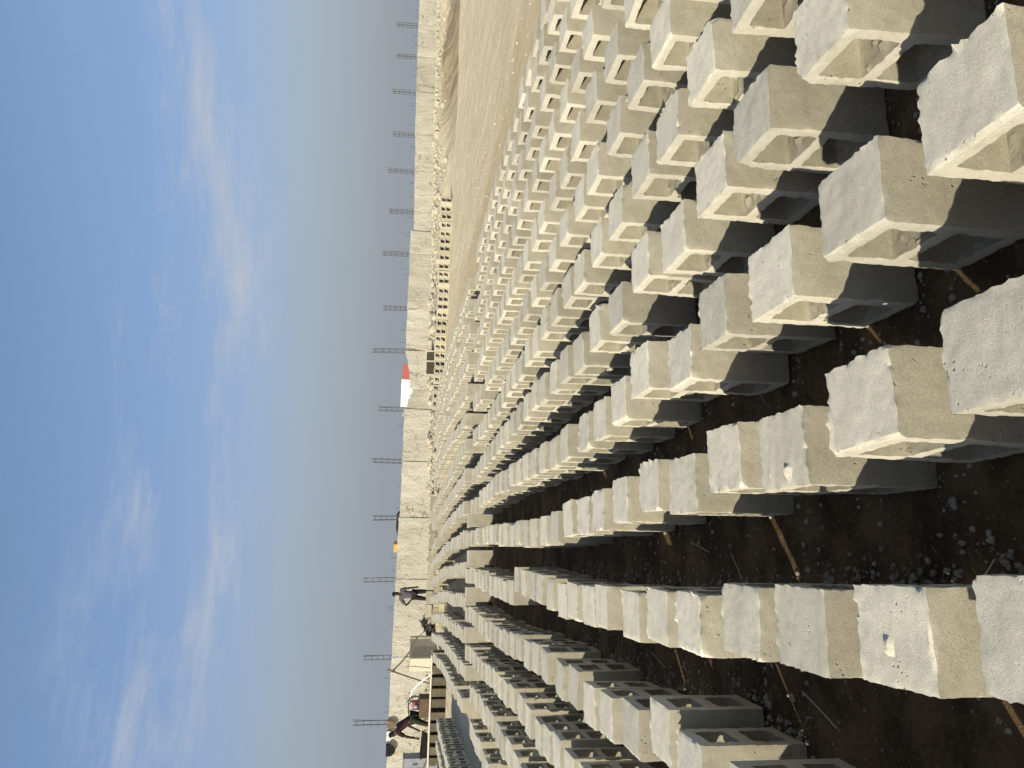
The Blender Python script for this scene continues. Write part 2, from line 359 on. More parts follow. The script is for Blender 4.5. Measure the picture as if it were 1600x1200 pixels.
# ------------------------------------------------------------------ hollow blocks, stood on end
BW, BD, BH = .25, .30, .45              # width (cores run along it), depth along the row, height on end
def splits(a, b, step): return list(np.linspace(a, b, max(1, int(round((b-a)/step))) + 1))[:-1]
def block_mesh(step, seed, rough=1.0, pits=(), name='concrete_block'):
    rs = random.Random(seed)
    y0, y1 = .048, BD - .048
    zc = [(.048, .205), (.249, .404)]
    xs = splits(0, BW, step) + [BW]
    ys = splits(0, y0, step) + splits(y0, y1, step) + splits(y1, BD, step) + [BD]
    zs = splits(0, zc[0][0], step) + splits(*zc[0], step) + splits(zc[0][1], zc[1][0], step) + splits(*zc[1], step) + splits(zc[1][1], BH, step) + [BH]
    V, idx, Fa, Mi = [], {}, [], []
    def vid(x, y, z):
        k = (round(x, 5), round(y, 5), round(z, 5))
        if k not in idx: idx[k] = len(V); V.append(k)
        return idx[k]
    def quad(a, b, c, d, m): Fa.append((vid(*a), vid(*b), vid(*c), vid(*d))); Mi.append(m)
    def inhole(y, z): return y0 < y < y1 and any(a < z < b for a, b in zc)
    for za, zb in zip(zs, zs[1:]):
        for xa, xb in zip(xs, xs[1:]):
            quad((xa, 0, za), (xb, 0, za), (xb, 0, zb), (xa, 0, zb), 0)
            quad((xb, BD, za), (xa, BD, za), (xa, BD, zb), (xb, BD, zb), 0)
        for ya, yb in zip(ys, ys[1:]):
            if inhole((ya+yb)/2, (za+zb)/2): continue
            quad((0, yb, za), (0, ya, za), (0, ya, zb), (0, yb, zb), 3)
            quad((BW, ya, za), (BW, yb, za), (BW, yb, zb), (BW, ya, zb), 3)
    for ya, yb in zip(ys, ys[1:]):
        for xa, xb in zip(xs, xs[1:]):
            quad((xa, ya, BH), (xb, ya, BH), (xb, yb, BH), (xa, yb, BH), 1)
            quad((xa, yb, 0), (xb, yb, 0), (xb, ya, 0), (xa, ya, 0), 1)
    for a, b in zc:
        zz = [z for z in zs if a - 1e-6 <= z <= b + 1e-6]; yy = [y for y in ys if y0 - 1e-6 <= y <= y1 + 1e-6]
        for xa, xb in zip(xs, xs[1:]):
            for za, zb in zip(zz, zz[1:]):
                quad((xb, y0, za), (xa, y0, za), (xa, y0, zb), (xb, y0, zb), 2)
                quad((xa, y1, za), (xb, y1, za), (xb, y1, zb), (xa, y1, zb), 2)
            for ya, yb in zip(yy, yy[1:]):
                quad((xa, ya, a), (xb, ya, a), (xb, yb, a), (xa, yb, a), 2)
                quad((xb, ya, b), (xa, ya, b), (xa, yb, b), (xb, yb, b), 2)
    P = []
    off = Vector((seed*3.71 % 97, seed*1.93 % 83, seed*.77 % 71))
    chips = []
    for _ in range(rs.choice((0, 1, 1, 2, 3))):
        cx, cy, cz = rs.choice((0, BW)), rs.choice((0, BD)), rs.choice((BH, BH, BH, 0))
        nv = Vector((cx/BW*2-1, cy/BD*2-1, cz/BH*2-1)); nv = Vector((nv.x*rs.uniform(.5, 1), nv.y*rs.uniform(.5, 1), nv.z*rs.uniform(.3, 1))).normalized()
        chips.append((Vector((cx, cy, cz)), nv, rs.uniform(.006, .024 if step < .02 else .014)))
    if rs.random() < .35:                                # a length of the edge broken away beside a core
        top = rs.random() < .7
        chips.append((Vector((0, 0 if rs.random() < .5 else BD, BH if top else 0)), Vector((-1, 0, 1 if top else -1)).normalized(), rs.uniform(.004, .012)))
    e = 1e-4; fine = step < .03
    skew = [rs.uniform(-.004, .004)*rough for _ in range(6)]
    for (x, y, z) in V:
        p = Vector((x, y, z)); q = p + off
        if fine:
            d = noise.noise_vector(q*11)*.0018*rough + noise.noise_vector(q*38)*.0022*rough
        else:
            d = noise.noise_vector(q*8)*.004*rough
        ex = -1 if x < e else (1 if x > BW-e else 0); ey = -1 if y < e else (1 if y > BD-e else 0); ez = -1 if z < e else (1 if z > BH-e else 0)
        k = abs(ex) + abs(ey) + abs(ez)
        if k >= 2 and fine:
            a = .0004 + .009*max(0, noise.noise(q*13) - .25) + .006*max(0, noise.noise(q*47) - .1)
            if ez == 1: a -= .022*max(0, noise.noise(q*47 + Vector((5, 0, 0))) - .15)*max(0, .35 + 1.6*noise.noise(q*8))       # crumbs standing along the struck end
            if k == 3: a *= 1.6
            d -= Vector((ex, ey, ez))*a*rough
            if ez == 1: d += Vector((ex*.6, ey*.6, 1))*.010*noise.fractal(q*33, .8, 2.1, 3)*max(.1, .4 + 1.3*noise.noise(q*8))*rough
        # rounded, ragged mouths of the cores
        if ex and not ey and not ez:
            for a_, b_ in zc:
                ry = min(abs(y-y0), abs(y-y1)); rz_ = min(abs(z-a_), abs(z-b_))
                if y0-e <= y <= y1+e and a_-e <= z <= b_+e and (ry < e or rz_ < e):
                    if fine: d += Vector((-ex*.004*abs(noise.noise(q*30)), 0, 0)) + noise.noise_vector(q*34)*.0035*rough
        for a_, b_ in zc:
            if y0-e <= y <= y1+e and a_-e <= z <= b_+e:
                cy_, cz_ = (y0+y1)/2, (a_+b_)/2
                fy, fz = (y-cy_)/((y1-y0)/2), (z-cz_)/((b_-a_)/2)
                cr = max(0, abs(fy) + abs(fz) - 1.86)/.14
                d += Vector((0, -fy, -fz))*.0025*cr
                if x > .02: d += Vector((0, -fy, -fz))*.010*(x/BW)*(1 if max(abs(fy), abs(fz)) > .98 else 0)
                if abs(z-a_) < e and fine and x > .004: d.z += .022*max(0, noise.noise(q*31) - .05)*(1 if y0+.01 < y < y1-.01 else .3)          # crumbs lying in the core
        for (px, py, pr, pd) in pits:
            if ez == 1:
                rr = math.hypot((x-px)/1.6, y-py)
                if rr < pr: d.z += pd*(1-(rr/pr)**2)*(1+.4*noise.noise(q*60))
        d += Vector((skew[0]*(z/BH-.5) + skew[1], skew[2]*(z/BH-.5), skew[3]*(x/BW-.5) + skew[4]*(y/BD-.5) if ez == 1 else 0))*1.6
        p = p + d
        for (c, nv, r) in chips:
            s_ = (p - c).dot(nv) + r + (.006*noise.noise(q*27) if fine else 0)
            if s_ > 0: p -= nv*s_*.97
        P.append((p.x - BW/2, p.y - BD/2, max(p.z, 0 if ez != -1 else -.004)))
    me = bpy.data.meshes.new(name); me.from_pydata(P, [], Fa)
    me.polygons.foreach_set('material_index', Mi); me.update()
    me.shade_smooth(); me.set_sharp_from_angle(angle=math.radians(24))
    return me

# where every block stands: (s, t) of its front left corner, as read from the lattice of the yard
rb = random.Random(21)
MEAS = [(1.73,-.30),(2.21,-.33),(2.64,-.33),(3.14,-.37),(3.57,-.385),(4.01,-.41),(4.6,-.40),(4.93,-.40),(5.4,-.41),(5.74,-.41),(6.2,-.39),(6.67,-.37),(7.12,-.35),(7.58,-.33),(8.04,-.31),
 (1.77,.30),(2.23,.23),(2.7,.27),(3.15,.21),(3.63,.26),(4.12,.21),(4.59,.19),(5.06,.18),(5.52,.19),
 (1.72,.88),(2.23,.85),(2.72,.88),(3.10,.78),(3.70,.87),(4.14,.79),(4.58,.77),(4.98,.75),
 (1.79,1.55),(2.27,1.50),(2.68,1.47),(3.14,1.40),(3.65,1.46),(4.14,1.37),(4.63,1.38),(5.13,1.36),
 (2.24,2.08),(2.70,2.05),(3.15,2.0),(3.57,2.01),(4.11,1.98),(4.56,1.97),(5.05,1.95),(2.72,2.62),(3.18,2.57),(3.65,2.61),(4.06,2.53),(4.61,2.54),(3.62,3.16),(4.09,3.10),(4.63,3.13),(4.68,3.69),
 (3.57,-.89),(4.05,-.98),(4.55,-1.01),(4.96,-1.03),(5.43,-.98),(5.88,-1.0),(6.42,-1.56),(6.78,-1.56),(7.28,-1.55),(7.78,-1.54),
 (1.27,-.27),(1.28,.33),(1.27,.93),(1.29,1.60)]
def row_t(j): return -.40 + .589*j - (.15 if j == 10 else 0)
spots = []
def free(s, t, ds=.33, dt=.28): return all(abs(s-a) > ds or abs(t-b) > dt for a, b, *_ in spots)
for s, t in MEAS: spots.append((s, t, 0))
for j in range(-4, 11):
    s0 = 1.29 if j >= 0 else .82
    if j <= -3: s0 = 5.2 if j == -3 else 8.6
    ph = rb.uniform(-.05, .05); k = 0
    while True:
        s = s0 + .473*k + ph*(1 if s0 + .473*k > 5.5 else 0); k += 1
        if s > 13.2: break
        t = row_t(j) + .05*math.sin(s*.55 + j*1.3) + rb.uniform(-.022, .022) + (.10*max(0, 1-(s-1.2)/3.5) if j >= 0 else 0)
        s += rb.uniform(-.03, .03)
        if free(s, t) and rb.random() > .012: spots.append((s, t, 0))
for k in range(9):                                     # a closer cross row where the next batch begins
    spots.append((13.95 + rb.uniform(-.04, .04), -2.02 + .325*k + rb.uniform(-.02, .02), 0))
for j in range(-4, 11):                                # the older batch beyond, its rows drifting left
    ph = rb.uniform(0, .4); s = 14.45 + ph
    end = 28.6 if j > -2 else 27.2 + j*.2
    if j >= 6: end = 28.2
    while s < end:
        t = row_t(j) + (.12 - .022*(s-14) if j < 5 else min(.45, .06*(s-14))) - max(0, s-21)*.045*(1 if j < 3 else .35) + rb.uniform(-.03, .03)
        if free(s, t, .30, .27) and rb.random() > .03: spots.append((s, t, 0))
        s += .455 + rb.uniform(-.02, .02)
# the batch on the far left, three rows beside the strip of sand
for j in range(4):
    s = 13.2
    while s < 22.6 - (.3*j):
        spots.append((s, -4.45 - .52*j + rb.uniform(-.03, .03), 1)); s += .36 + rb.uniform(-.015, .02)
HALF = Vector((BW/2, BD/2))
def uv(p):                                             # where a point lands on the upright 1200 x 1600 picture
    d = Vector(p) - Vector((0, 0, CAM_H)); z = d.dot(fwd)
    if z < .15: return None
    return (600 + F_PX*d.dot(u_ax)/z, 800 + F_PX*d.dot(v_ax)/z)
blocks = []
for s, t, kind in spots:
    c = W(s + BD/2, t + BW/2)
    q = uv(c + Vector((0, 0, .3)))
    near_left = s < 6 and -1.9 < t < 0
    if q is None and not near_left: continue
    q = q or (-999, 0)
    if near_left: pass
    elif q[0] < -420 or q[0] > 1480 or (c.y > 3 and (q[0] < -150 or q[0] > 1330)): continue
    inframe = -60 < q[0] < 1260
    blocks.append((c.length, c, kind, inframe, s, t))
blocks.sort(key=lambda b: b[0])
ORD = ['first', 'second', 'third', 'fourth', 'fifth', 'sixth', 'seventh', 'eighth', 'ninth', 'tenth', 'eleventh']
def row_label(s, t):
    j = int(round((t + .40)/.589))
    if 13.7 < s < 14.3: return 'hollow concrete block on end in the close-set cross row', 'blocks of the cross row'
    if j >= 5:
        o = ORD[max(0, 10-j)]; return 'hollow concrete block on end in the %s long row from the sand track' % o, '%s row of drying blocks from the sand track' % o
    o = ORD[max(0, j+4)]
    return 'hollow concrete block on end in the %s long row from the narrow sand strip' % o, '%s row of drying blocks from the sand strip' % o
PITS = {(1.73, -.30): (((.10, .17, .017, .015),), 'hollow concrete block stood on end with one lump stuck on its top'),
        (2.23, .23): (((.05, .12, .018, .017), (.05, .24, .010, .009)), 'hollow concrete block stood on end with a large and a small lump on its top')}
mid_meshes = [block_mesh(.022, 300+i, .8) for i in range(12)]
far_mesh = [block_mesh(.5, 500+i, .8) for i in range(3)]
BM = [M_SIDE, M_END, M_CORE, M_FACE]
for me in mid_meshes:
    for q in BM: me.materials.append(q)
N_SINGLE = 262
rest = []; cnt = 0; fine_n = 0
def place(me, c, rz, lean, label, group):
    o = bpy.data.objects.new('concrete_block', me); COL.objects.link(o)
    o.location = (c.x, c.y, ground_h(c.x, c.y) + .006 if c.y > 0 else 0); o.rotation_euler = (lean[0], lean[1], rz)
    return tag(o, label, 'concrete block', group)
for dist, c, kind, inf, s, t in blocks:
    rz = TH + rb.gauss(0, .028) - .02
    lean = (rb.gauss(0, .010), rb.gauss(0, .010))
    if cnt < N_SINGLE and inf:
        cnt += 1; (label, group), pits = row_label(s, t), ()
        if (s, t) in PITS: pits, label = PITS[(s, t)]; group = None
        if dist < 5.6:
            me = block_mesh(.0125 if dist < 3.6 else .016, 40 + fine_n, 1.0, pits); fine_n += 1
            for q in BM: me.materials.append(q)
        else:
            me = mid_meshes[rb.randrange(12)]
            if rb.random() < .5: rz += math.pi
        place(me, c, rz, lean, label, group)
    else:
        rest.append((c, rz, lean))
def join_blocks(items, name, mats, label):
    vs, fs, ms = [], [], []
    base = [([v.co.copy() for v in me.vertices], [tuple(p.vertices) for p in me.polygons], [p.material_index for p in me.polygons]) for me in far_mesh]
    for c, rz, lean in items:
        V, F_, M_ = base[rb.randrange(len(base))]
        R = Matrix.Translation((c.x, c.y, ground_h(c.x, c.y))) @ Matrix.Rotation(rz, 4, 'Z') @ Matrix.Rotation(lean[1], 4, 'Y') @ Matrix.Rotation(lean[0], 4, 'X') @ Matrix.Diagonal((1, 1, rb.uniform(.97, 1.03), 1))
        n = len(vs); vs += [R @ v for v in V]; fs += [tuple(i+n for i in f) for f in F_]; ms += M_
    me = bpy.data.meshes.new(name); me.from_pydata(vs, [], fs)
    me.polygons.foreach_set('material_index', ms); me.update()
    return tag(link(name, me, mats), label, 'concrete blocks', kind='stuff')
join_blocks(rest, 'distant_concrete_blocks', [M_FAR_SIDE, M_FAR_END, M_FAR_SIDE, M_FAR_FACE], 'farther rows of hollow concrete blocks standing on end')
print('BLOCKS', len(blocks), 'single', cnt, 'fine', fine_n, 'rest', len(rest))

def gz(x, y): return ground_h(x, y)
# ------------------------------------------------------------------ boundary wall with starter rebar
CAGES = [(-2.35, 3.1, 1.76), (.04, 3.14, 1.76), (2.42, 2.88, 1.72), (5.42, 3.03, 1.69), (7.94, 2.77, 1.62), (10.34, 2.91, 1.60), (12.69, 2.75, 1.58), (15.44, 3.14, 1.63), (17.53, 2.77, 1.62), (20.31, 2.90, 1.62), (22.60, 2.70, 1.47), (24.83, 2.88, 1.52), (26.96, 2.72, 1.57), (29.53, 2.83, 1.59), (31.80, 2.69, 1.61), (33.83, 2.77, 1.60), (36.2, 2.75, 1.58), (38.5, 2.7, 1.58)]
wall = empty('boundary_wall', WL, math.atan2(wdir.y, wdir.x))
tag(wall, 'long stained cement boundary wall with bare rebar rising from its top', 'wall')
rw = random.Random(5)
def wall_piece(a0, a1, h0, h1, thick, front, jag, seed):
    """a wall panel in the wall's own axes: x along it, -y towards the yard"""
    nx = max(4, int((a1-a0)/.16)); nz = 11; bm = bmesh.new(); rows = []
    for f in (0, 1):
        g = []
        for k in range(nz+1):
            r = []
            for i in range(nx+1):
                x = a0 + (a1-a0)*i/nx; top = h0 + (h1-h0)*i/nx + jag*noise.noise(Vector((x*2.3, seed, 0))) + .5*jag*noise.noise(Vector((x*8, seed, 2)))
                z = -.3 + (top + .3)*k/nz
                y = -front + thick*f + (.018*noise.noise(Vector((x*2.1, z*2.1, seed))) if f == 0 else 0)
                r.append(bm.verts.new((x, y, z)))
            g.append(r)
        rows.append(g)
    for f in (0, 1):
        for k in range(nz):
            for i in range(nx):
                q = (rows[f][k][i], rows[f][k][i+1], rows[f][k+1][i+1], rows[f][k+1][i])
                bm.faces.new(q if f == 0 else q[::-1])
    for i in range(nx): bm.faces.new((rows[0][nz][i], rows[0][nz][i+1], rows[1][nz][i+1], rows[1][nz][i]))
    for k in range(nz):
        bm.faces.new((rows[1][k][0], rows[0][k][0], rows[0][k+1][0], rows[1][k+1][0]))
        bm.faces.new((rows[0][k][nx], rows[1][k][nx], rows[1][k+1][nx], rows[0][k+1][nx]))
    mb = MB(); mb.bm.free(); mb.bm = bm
    return mb
for i in range(len(CAGES)-1):
    a0, _, h0 = CAGES[i]; a1, _, h1 = CAGES[i+1]
    if abs(a0-12.69) < .01:                                   # the broken panel with scrub behind it
        wall_piece(a0+.02, 13.55, 1.52, 1.25, .2, .11, .05, 3).build('wall_panel', M_WALL, wall)
        wall_piece(13.57, a1-.02, 1.28, 1.62, .2, .10, .06, 4).build('wall_panel', M_WALL, wall); continue
    if abs(a0-20.31) < .01:
        wall_piece(a0+.02, 21.5, h0, h0-.02, .2, .13, .02, 5).build('wall_panel', M_WALL, wall)
        wall_piece(21.53, a1-.02, 1.46, h1, .2, .08, .02, 6).build('wall_panel', M_WALL, wall); continue
    wall_piece(a0+.02, a1-.02, h0, (h0+h1)/2 if i % 2 else h1, .2, .10 + rw.uniform(-.03, .03), .03, i*1.7).build('wall_panel', M_WALL, wall)
wall_piece(CAGES[0][0], CAGES[-1][0], 1.2, 1.2, .1, .04, 0, 9.1).build('wall_core', M_CEMENT, wall)
for i, (a, zt, zb) in enumerate(CAGES[1:], 1):
    L = zt - zb; lx = rw.uniform(-.05, .05); mb = MB(); w_, dp = .075, .07
    zb -= .45
    for ix in (-1, 1):
        for iy in (-1, 1):
            e = rw.uniform(-.02, .02)
            mb.tube([(a+ix*w_, iy*dp, zb), (a+ix*w_+lx*.5, iy*dp, zb+(zt-zb)*.6), (a+ix*(w_+e*.6)+lx+e, iy*dp+e, zt-abs(e)*3)], .011, 6)
    cage = mb.build('rebar_cage', M_REBAR, wall)
    for k in range(5):
        z = zt - L*(.12 + .2*k); xo = a + lx*(z-zb)/(zt-zb)
        MB().tube([(xo-w_-.01, -dp-.01, z), (xo+w_+.01, -dp-.01, z), (xo+w_+.01, dp+.01, z), (xo-w_-.01, dp+.01, z), (xo-w_-.01, -dp-.01, z+.004)], .008, 5).build('stirrup', M_REBAR, cage)
    for k in range(3):                                        # single bars left standing between the columns
        ab = a + rw.uniform(.35, 2.0)
        if ab > 38: continue
        MB().tube([(ab, 0, 1.2), (ab+rw.uniform(-.02, .02), 0, zb+.45+rw.uniform(.12, .32))], .008, 5).build('starter_bar', M_REBAR, wall)

# ------------------------------------------------------------------ stuff: gravel, rubble, straw
def scatter(name, items, mat, label, sub=1):
    """items: (x, y, z, size, squash) - one mesh of small stones"""
    bases = []
    for k in range(7):
        bm = bmesh.new(); bmesh.ops.create_icosphere(bm, subdivisions=sub, radius=1)
        for v in bm.verts: v.co *= 1 + .45*noise.noise(v.co*1.3 + Vector((k*7.3, 0, 0))); v.co += noise.noise_vector(v.co*2 + Vector((k*3.1, 0, 0)))*.18
        bases.append((np.array([v.co[:] for v in bm.verts]), np.array([[v.index for v in f.verts] for f in bm.faces]))); bm.free()
    VV, FF, n = [], [], 0; r = np.random.RandomState(3)
    for (x, y, z, s, q) in items:
        V, Fc = bases[r.randint(7)]; a = r.rand()*6.283; b = r.rand()*6.283
        Rz = np.array([[math.cos(a), -math.sin(a), 0], [math.sin(a), math.cos(a), 0], [0, 0, 1]])
        Rx = np.array([[1, 0, 0], [0, math.cos(b), -math.sin(b)], [0, math.sin(b), math.cos(b)]])
        VV.append((V @ Rx.T * np.array([s, s*(.7+.5*r.rand()), s*q])) @ Rz.T + np.array([x, y, z])); FF.append(Fc + n); n += len(V)
    me = bpy.data.meshes.new(name); me.from_pydata(np.concatenate(VV).tolist(), [], np.concatenate(FF).tolist())
    return tag(link(name, me, mat), label, 'stones', kind='stuff')
rg = random.Random(11)
items = []
for dist, c, kind, inf, s, t in blocks:
    if dist > 7.5 or not inf: continue
    for k in range(int(300/(1+dist*.42))):                       # crumbs and cement waste round each foot, most of it to the right
        side = rg.random()
        if side < .6: dt, ds = BW/2 + abs(rg.gauss(.0, .045)), rg.uniform(-BD*.6, BD*.6)
        else: dt, ds = rg.uniform(-.2, .3), rg.choice((-1, 1))*(BD/2 + abs(rg.gauss(0, .04)))
        p = c + W(ds, dt); z = min(.013, .0026*rg.paretovariate(1.5))*rg.uniform(.8, 1.2)
        items.append((p.x, p.y, gz(p.x, p.y) + z*.35, z, .8))
for k in range(9000):
    s, t = rg.uniform(1.0, 8), rg.uniform(-2.2, 5.5); p = W(s, t); z = min(.012, .0018*rg.paretovariate(1.3))
    items.append((p.x, p.y, gz(p.x, p.y) + z*.4, z, .8))
scatter('gravel', items, M_GRAVEL, 'grey cement crumbs and gravel lying round the feet of the blocks')
items = []
for k in range(3800):
    a = rg.uniform(11, 38); d = abs(rg.gauss(.5, .75)) + .25
    p = WL + wdir*a + wn*d; z = min(.2, rg.paretovariate(1.9)*.022)
    items.append((p.x, p.y, gz(p.x, p.y) + z*.2, z, .7))
for k in range(420):
    a = rg.uniform(-2, 11); d = abs(rg.gauss(.6, .8)) + .25
    p = WL + wdir*a + wn*d; z = min(.2, rg.paretovariate(1.8)*.03)
    items.append((p.x, p.y, gz(p.x, p.y) + z*.2, z, .7))
for k in range(500):
    s, t = rg.uniform(9, 31), 6.1 + abs(rg.gauss(0, 2.5)); p = W(s, t); z = rg.uniform(.008, .03)
    items.append((p.x, p.y, gz(p.x, p.y) + z*.3, z, .7))
scatter('rubble', items, M_RUBBLE, 'pale broken block rubble banked along the foot of the wall')
items = []
for k in range(1500):
    a = rg.uniform(8.5, 21); d = rg.uniform(1.0, 3.6); p = WL + wdir*a + wn*d; z = rg.uniform(.015, .05)
    items.append((p.x, p.y, gz(p.x, p.y) + z*.3, z, .8))
scatter('gravel_bank', items, M_GRAVEL, 'grey gravel spread along the bank in front of the wall')
mb = MB()
for (s, t, a, l) in [(2.95, -.62, .5, .22), (1.55, .02, 2.0, .16), (4.1, .05, .3, .2), (3.7, -.1, 1.2, .15), (2.4, .66, 1.8, .10), (4.9, -.65, .4, .2), (2.1, -.05, 2.6, .12), (1.85, 1.22, .9, .12)]:
    p = W(s, t, .012); d = W(math.cos(a), math.sin(a))*l
    mb.tube([p, p + d*.5 + Vector((0, 0, .012)), p + d + Vector((0, 0, .03))], .0022, 5)
tag(mb.build('straw', M_STRAW), 'thin pale straws lying on the dark soil between the rows', 'straw', kind='stuff')

# ------------------------------------------------------------------ other lines of blocks
shaded_meshes = [me.copy() for me in mid_meshes[:4]]  # copies that take the painted-shade concrete
for me in shaded_meshes:
    for i in range(4): me.materials[i] = M_SHADED
def spare(x, y, rz, label, group, rot=(0, 0), dz=0.0, me=None):
    me = me or mid_meshes[rg.randrange(12)]
    o = bpy.data.objects.new('concrete_block', me); COL.objects.link(o)
    o.location = (x, y, gz(x, y) + dz); o.rotation_mode = 'XYZ'; o.rotation_euler = (rot[0], rot[1], rz)
    return tag(o, label, 'concrete block', group)
for k in range(26):
    x = 7.25 - .33*k + rg.uniform(-.03, .03)
    spare(x, 31.25 + rg.uniform(-.06, .06), math.pi/2 + .5 + rg.gauss(.0, .12), 'hollow concrete block on end in the single line beyond the sand track', 'blocks lined up beyond the sand track')
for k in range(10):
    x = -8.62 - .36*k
    spare(x, 24.1 + rg.uniform(-.03, .03), rg.gauss(0, .04), 'concrete block on end carrying the long pale plank, shade painted into its colour', 'shade-painted blocks under the plank', me=shaded_meshes[k % 4])
for k in range(9):
    for c in range(2):
        x = -4.7 - .5*k + .12*c + rg.uniform(-.02, .02); y = 28.95 - .03*k
        o = spare(x, y, rg.gauss(.25, .03), 'concrete block laid flat in the low double course before the wall', 'blocks laid flat before the wall', rot=(0, math.pi/2), dz=BW/2 + .262*c)
        o.location.x -= BH/2; 
mb = MB(); mb.box((0, 0, 0), (3.9, .20, .045), bev=.006)
tag(mb.build('plank', M_TIMBER, loc=(-10.5, 24.1, .485), rz=.0), 'long pale plank lying across a line of blocks', 'plank')

# ------------------------------------------------------------------ people
def person(name, loc, rz, J, label, tops, legs, hairmat, scale=1.0):
    """J: joint -> (x, y, z), z up from the feet, facing +Y before rz"""
    root = empty(name, loc, rz); tag(root, label, 'person', None)
    def skin(nm, chains, mat, parent, sub=2):
        vs, es, rad, ids, roots = [], [], [], {}, []
        def add(key, p, r):
            if key in ids: return ids[key]
            ids[key] = len(vs); vs.append(Vector(p)); rad.append(r if isinstance(r, tuple) else (r, r)); return ids[key]
        for ch in chains:
            prev = None; first = None
            for key, p, r in ch:
                new = key not in ids; i = add(key, p, r)
                if prev is None: first = (i, new)
                else: es.append((prev, i))
                prev = i
            if first[1]: roots.append(first[0])
        me = bpy.data.meshes.new(nm); me.from_pydata(vs, es, []); me.materials.append(mat)
        o = bpy.data.objects.new(nm, me); COL.objects.link(o); o.parent = parent
        o.modifiers.new('skin', 'SKIN'); o.modifiers['skin'].use_smooth_shade = True; o.modifiers['skin'].branch_smoothing = .3
        if not me.skin_vertices: 
            pass
        for i, r in enumerate(rad): me.skin_vertices[0].data[i].radius = r
        for i in range(len(vs)): me.skin_vertices[0].data[i].use_root = i in roots
        sb = o.modifiers.new('sub', 'SUBSURF'); sb.levels = sb.render_levels = sub
        return o
    def lerp(a, b, k): return tuple(Vector(J[a]).lerp(Vector(J[b]), k))
    head = Vector(J['head']); neck = Vector(J['neck']); hd = (head - neck).normalized()
    face = Vector(J.get('face', (0, 1, 0))).normalized(); side = hd.cross(face).normalized()
    ch = [[('pelvis', J['pelvis'], (.135, .105)), ('waist', lerp('pelvis', 'chest', .5), (.125, .095)), ('chest', J['chest'], (.15, .11)), ('neck', J['neck'], .052),
           ('jaw', tuple(neck + hd*.09 + face*.015), (.062, .07)), ('head', J['head'], (.075, .092)), ('crown', tuple(head + hd*.075), (.055, .07))]]
    ch.append([('jaw', None, 0), ('nose', tuple(neck + hd*.13 + face*.105), .016)])
    for sgn in (-1, 1): ch.append([('head', None, 0), ('ear%d' % sgn, tuple(head - hd*.02 + side*.088*sgn), .016)])
    for s_ in ('l', 'r'):
        ch.append([('chest', None, 0), (s_+'sh', J[s_+'sh'], .062), (s_+'ua', lerp(s_+'sh', s_+'el', .5), .05), (s_+'el', J[s_+'el'], .042), (s_+'fa', lerp(s_+'el', s_+'wr', .4), .04), (s_+'wr', J[s_+'wr'], .029), (s_+'pa', J[s_+'pa'], (.04, .02))])
        ch.append([('pelvis', None, 0), (s_+'hip', J[s_+'hip'], .09), (s_+'th', lerp(s_+'hip', s_+'kn', .5), .078), (s_+'kn', J[s_+'kn'], .056), (s_+'ca', lerp(s_+'kn', s_+'an', .35), .056), (s_+'an', J[s_+'an'], .038), (s_+'toe', J[s_+'toe'], (.042, .03))])
        wr, pa = Vector(J[s_+'wr']), Vector(J[s_+'pa']); d = (pa - wr).normalized(); q = d.cross(Vector((.3, .4, .85))).normalized(); b = d.cross(q)
        for k, ln in enumerate((.062, .072, .068, .052)):
            o = pa + q*(.027 - .018*k)
            ch.append([('%sf%d0' % (s_, k), tuple(o), .010), ('%sf%d1' % (s_, k), tuple(o + d*ln*.55 + b*.006), .009), ('%sf%d2' % (s_, k), tuple(o + d*ln + b*.022), .008)])
        o = wr.lerp(pa, .45) + q*.02
        ch.append([(s_+'t0', tuple(o), .011), (s_+'t1', tuple(o + q*.028 + d*.028), .010), (s_+'t2', tuple(o + q*.036 + d*.058), .008)])
    skin('body', ch, M_SKIN, root)
    up = [[('pelvis', lerp('pelvis', 'chest', -.05), (.155, .125)), ('waist', lerp('pelvis', 'chest', .5), (.148, .118)), ('chest', J['chest'], (.172, .132)), ('neck', lerp('chest', 'neck', .62), .075)]]
    for s_ in ('l', 'r'): up.append([('chest', None, 0), (s_+'sh', J[s_+'sh'], .082), (s_+'ua', lerp(s_+'sh', s_+'el', .5), .074), (s_+'cuff', lerp(s_+'sh', s_+'el', .8), .07)])
    skin('shirt', up, tops, root)
    lo = [[('pelvis', J['pelvis'], (.15, .122))]]
    for s_ in ('l', 'r'): lo.append([('pelvis', None, 0), (s_+'hip', J[s_+'hip'], .108), (s_+'th', lerp(s_+'hip', s_+'kn', .5), .097), (s_+'kn', J[s_+'kn'], .076), (s_+'ca', lerp(s_+'kn', s_+'an', .4), .072), (s_+'hem', lerp(s_+'kn', s_+'an', .9), .066)])
    lo = [c for c in lo if len(c) > 1]; lo[0][0] = ('pelvis', J['pelvis'], (.15, .122))
    skin('trousers', lo, legs, root)
    for s_ in ('l', 'r'):
        an, toe = Vector(J[s_+'an']), Vector(J[s_+'toe']); d = (toe - an); d.z = 0; d.normalize()
        mbs = MB(); mbs.box((0, 0, 0), (.095, .27, .085), bev=.025); 
        mbs.build('shoe', M_BLACK, root, True, loc=(an.x + d.x*.07, an.y + d.y*.07, .045), rz=math.atan2(-d.x, d.y))
    hb = MB(); hb.ball((0, 0, 0), .098, 3, .05, (.86, 1.0, .92))
    for v in list(hb.bm.verts):
        if v.co.z < -.035 + .05*max(0, v.co.y/.1): hb.bm.verts.remove(v)
    h = hb.build('hair', hairmat, root, True)
    h.rotation_euler = Matrix((side, face, hd)).transposed().to_euler(); h.location = head + hd*.028 - face*.012
    for sgn in (-1, 1):
        MB().ball((0, 0, 0), .011, 2).build('eye', M_WHITE, root, True, loc=tuple(head + hd*(-.012) + face*.082 + side*.03*sgn))
    return root
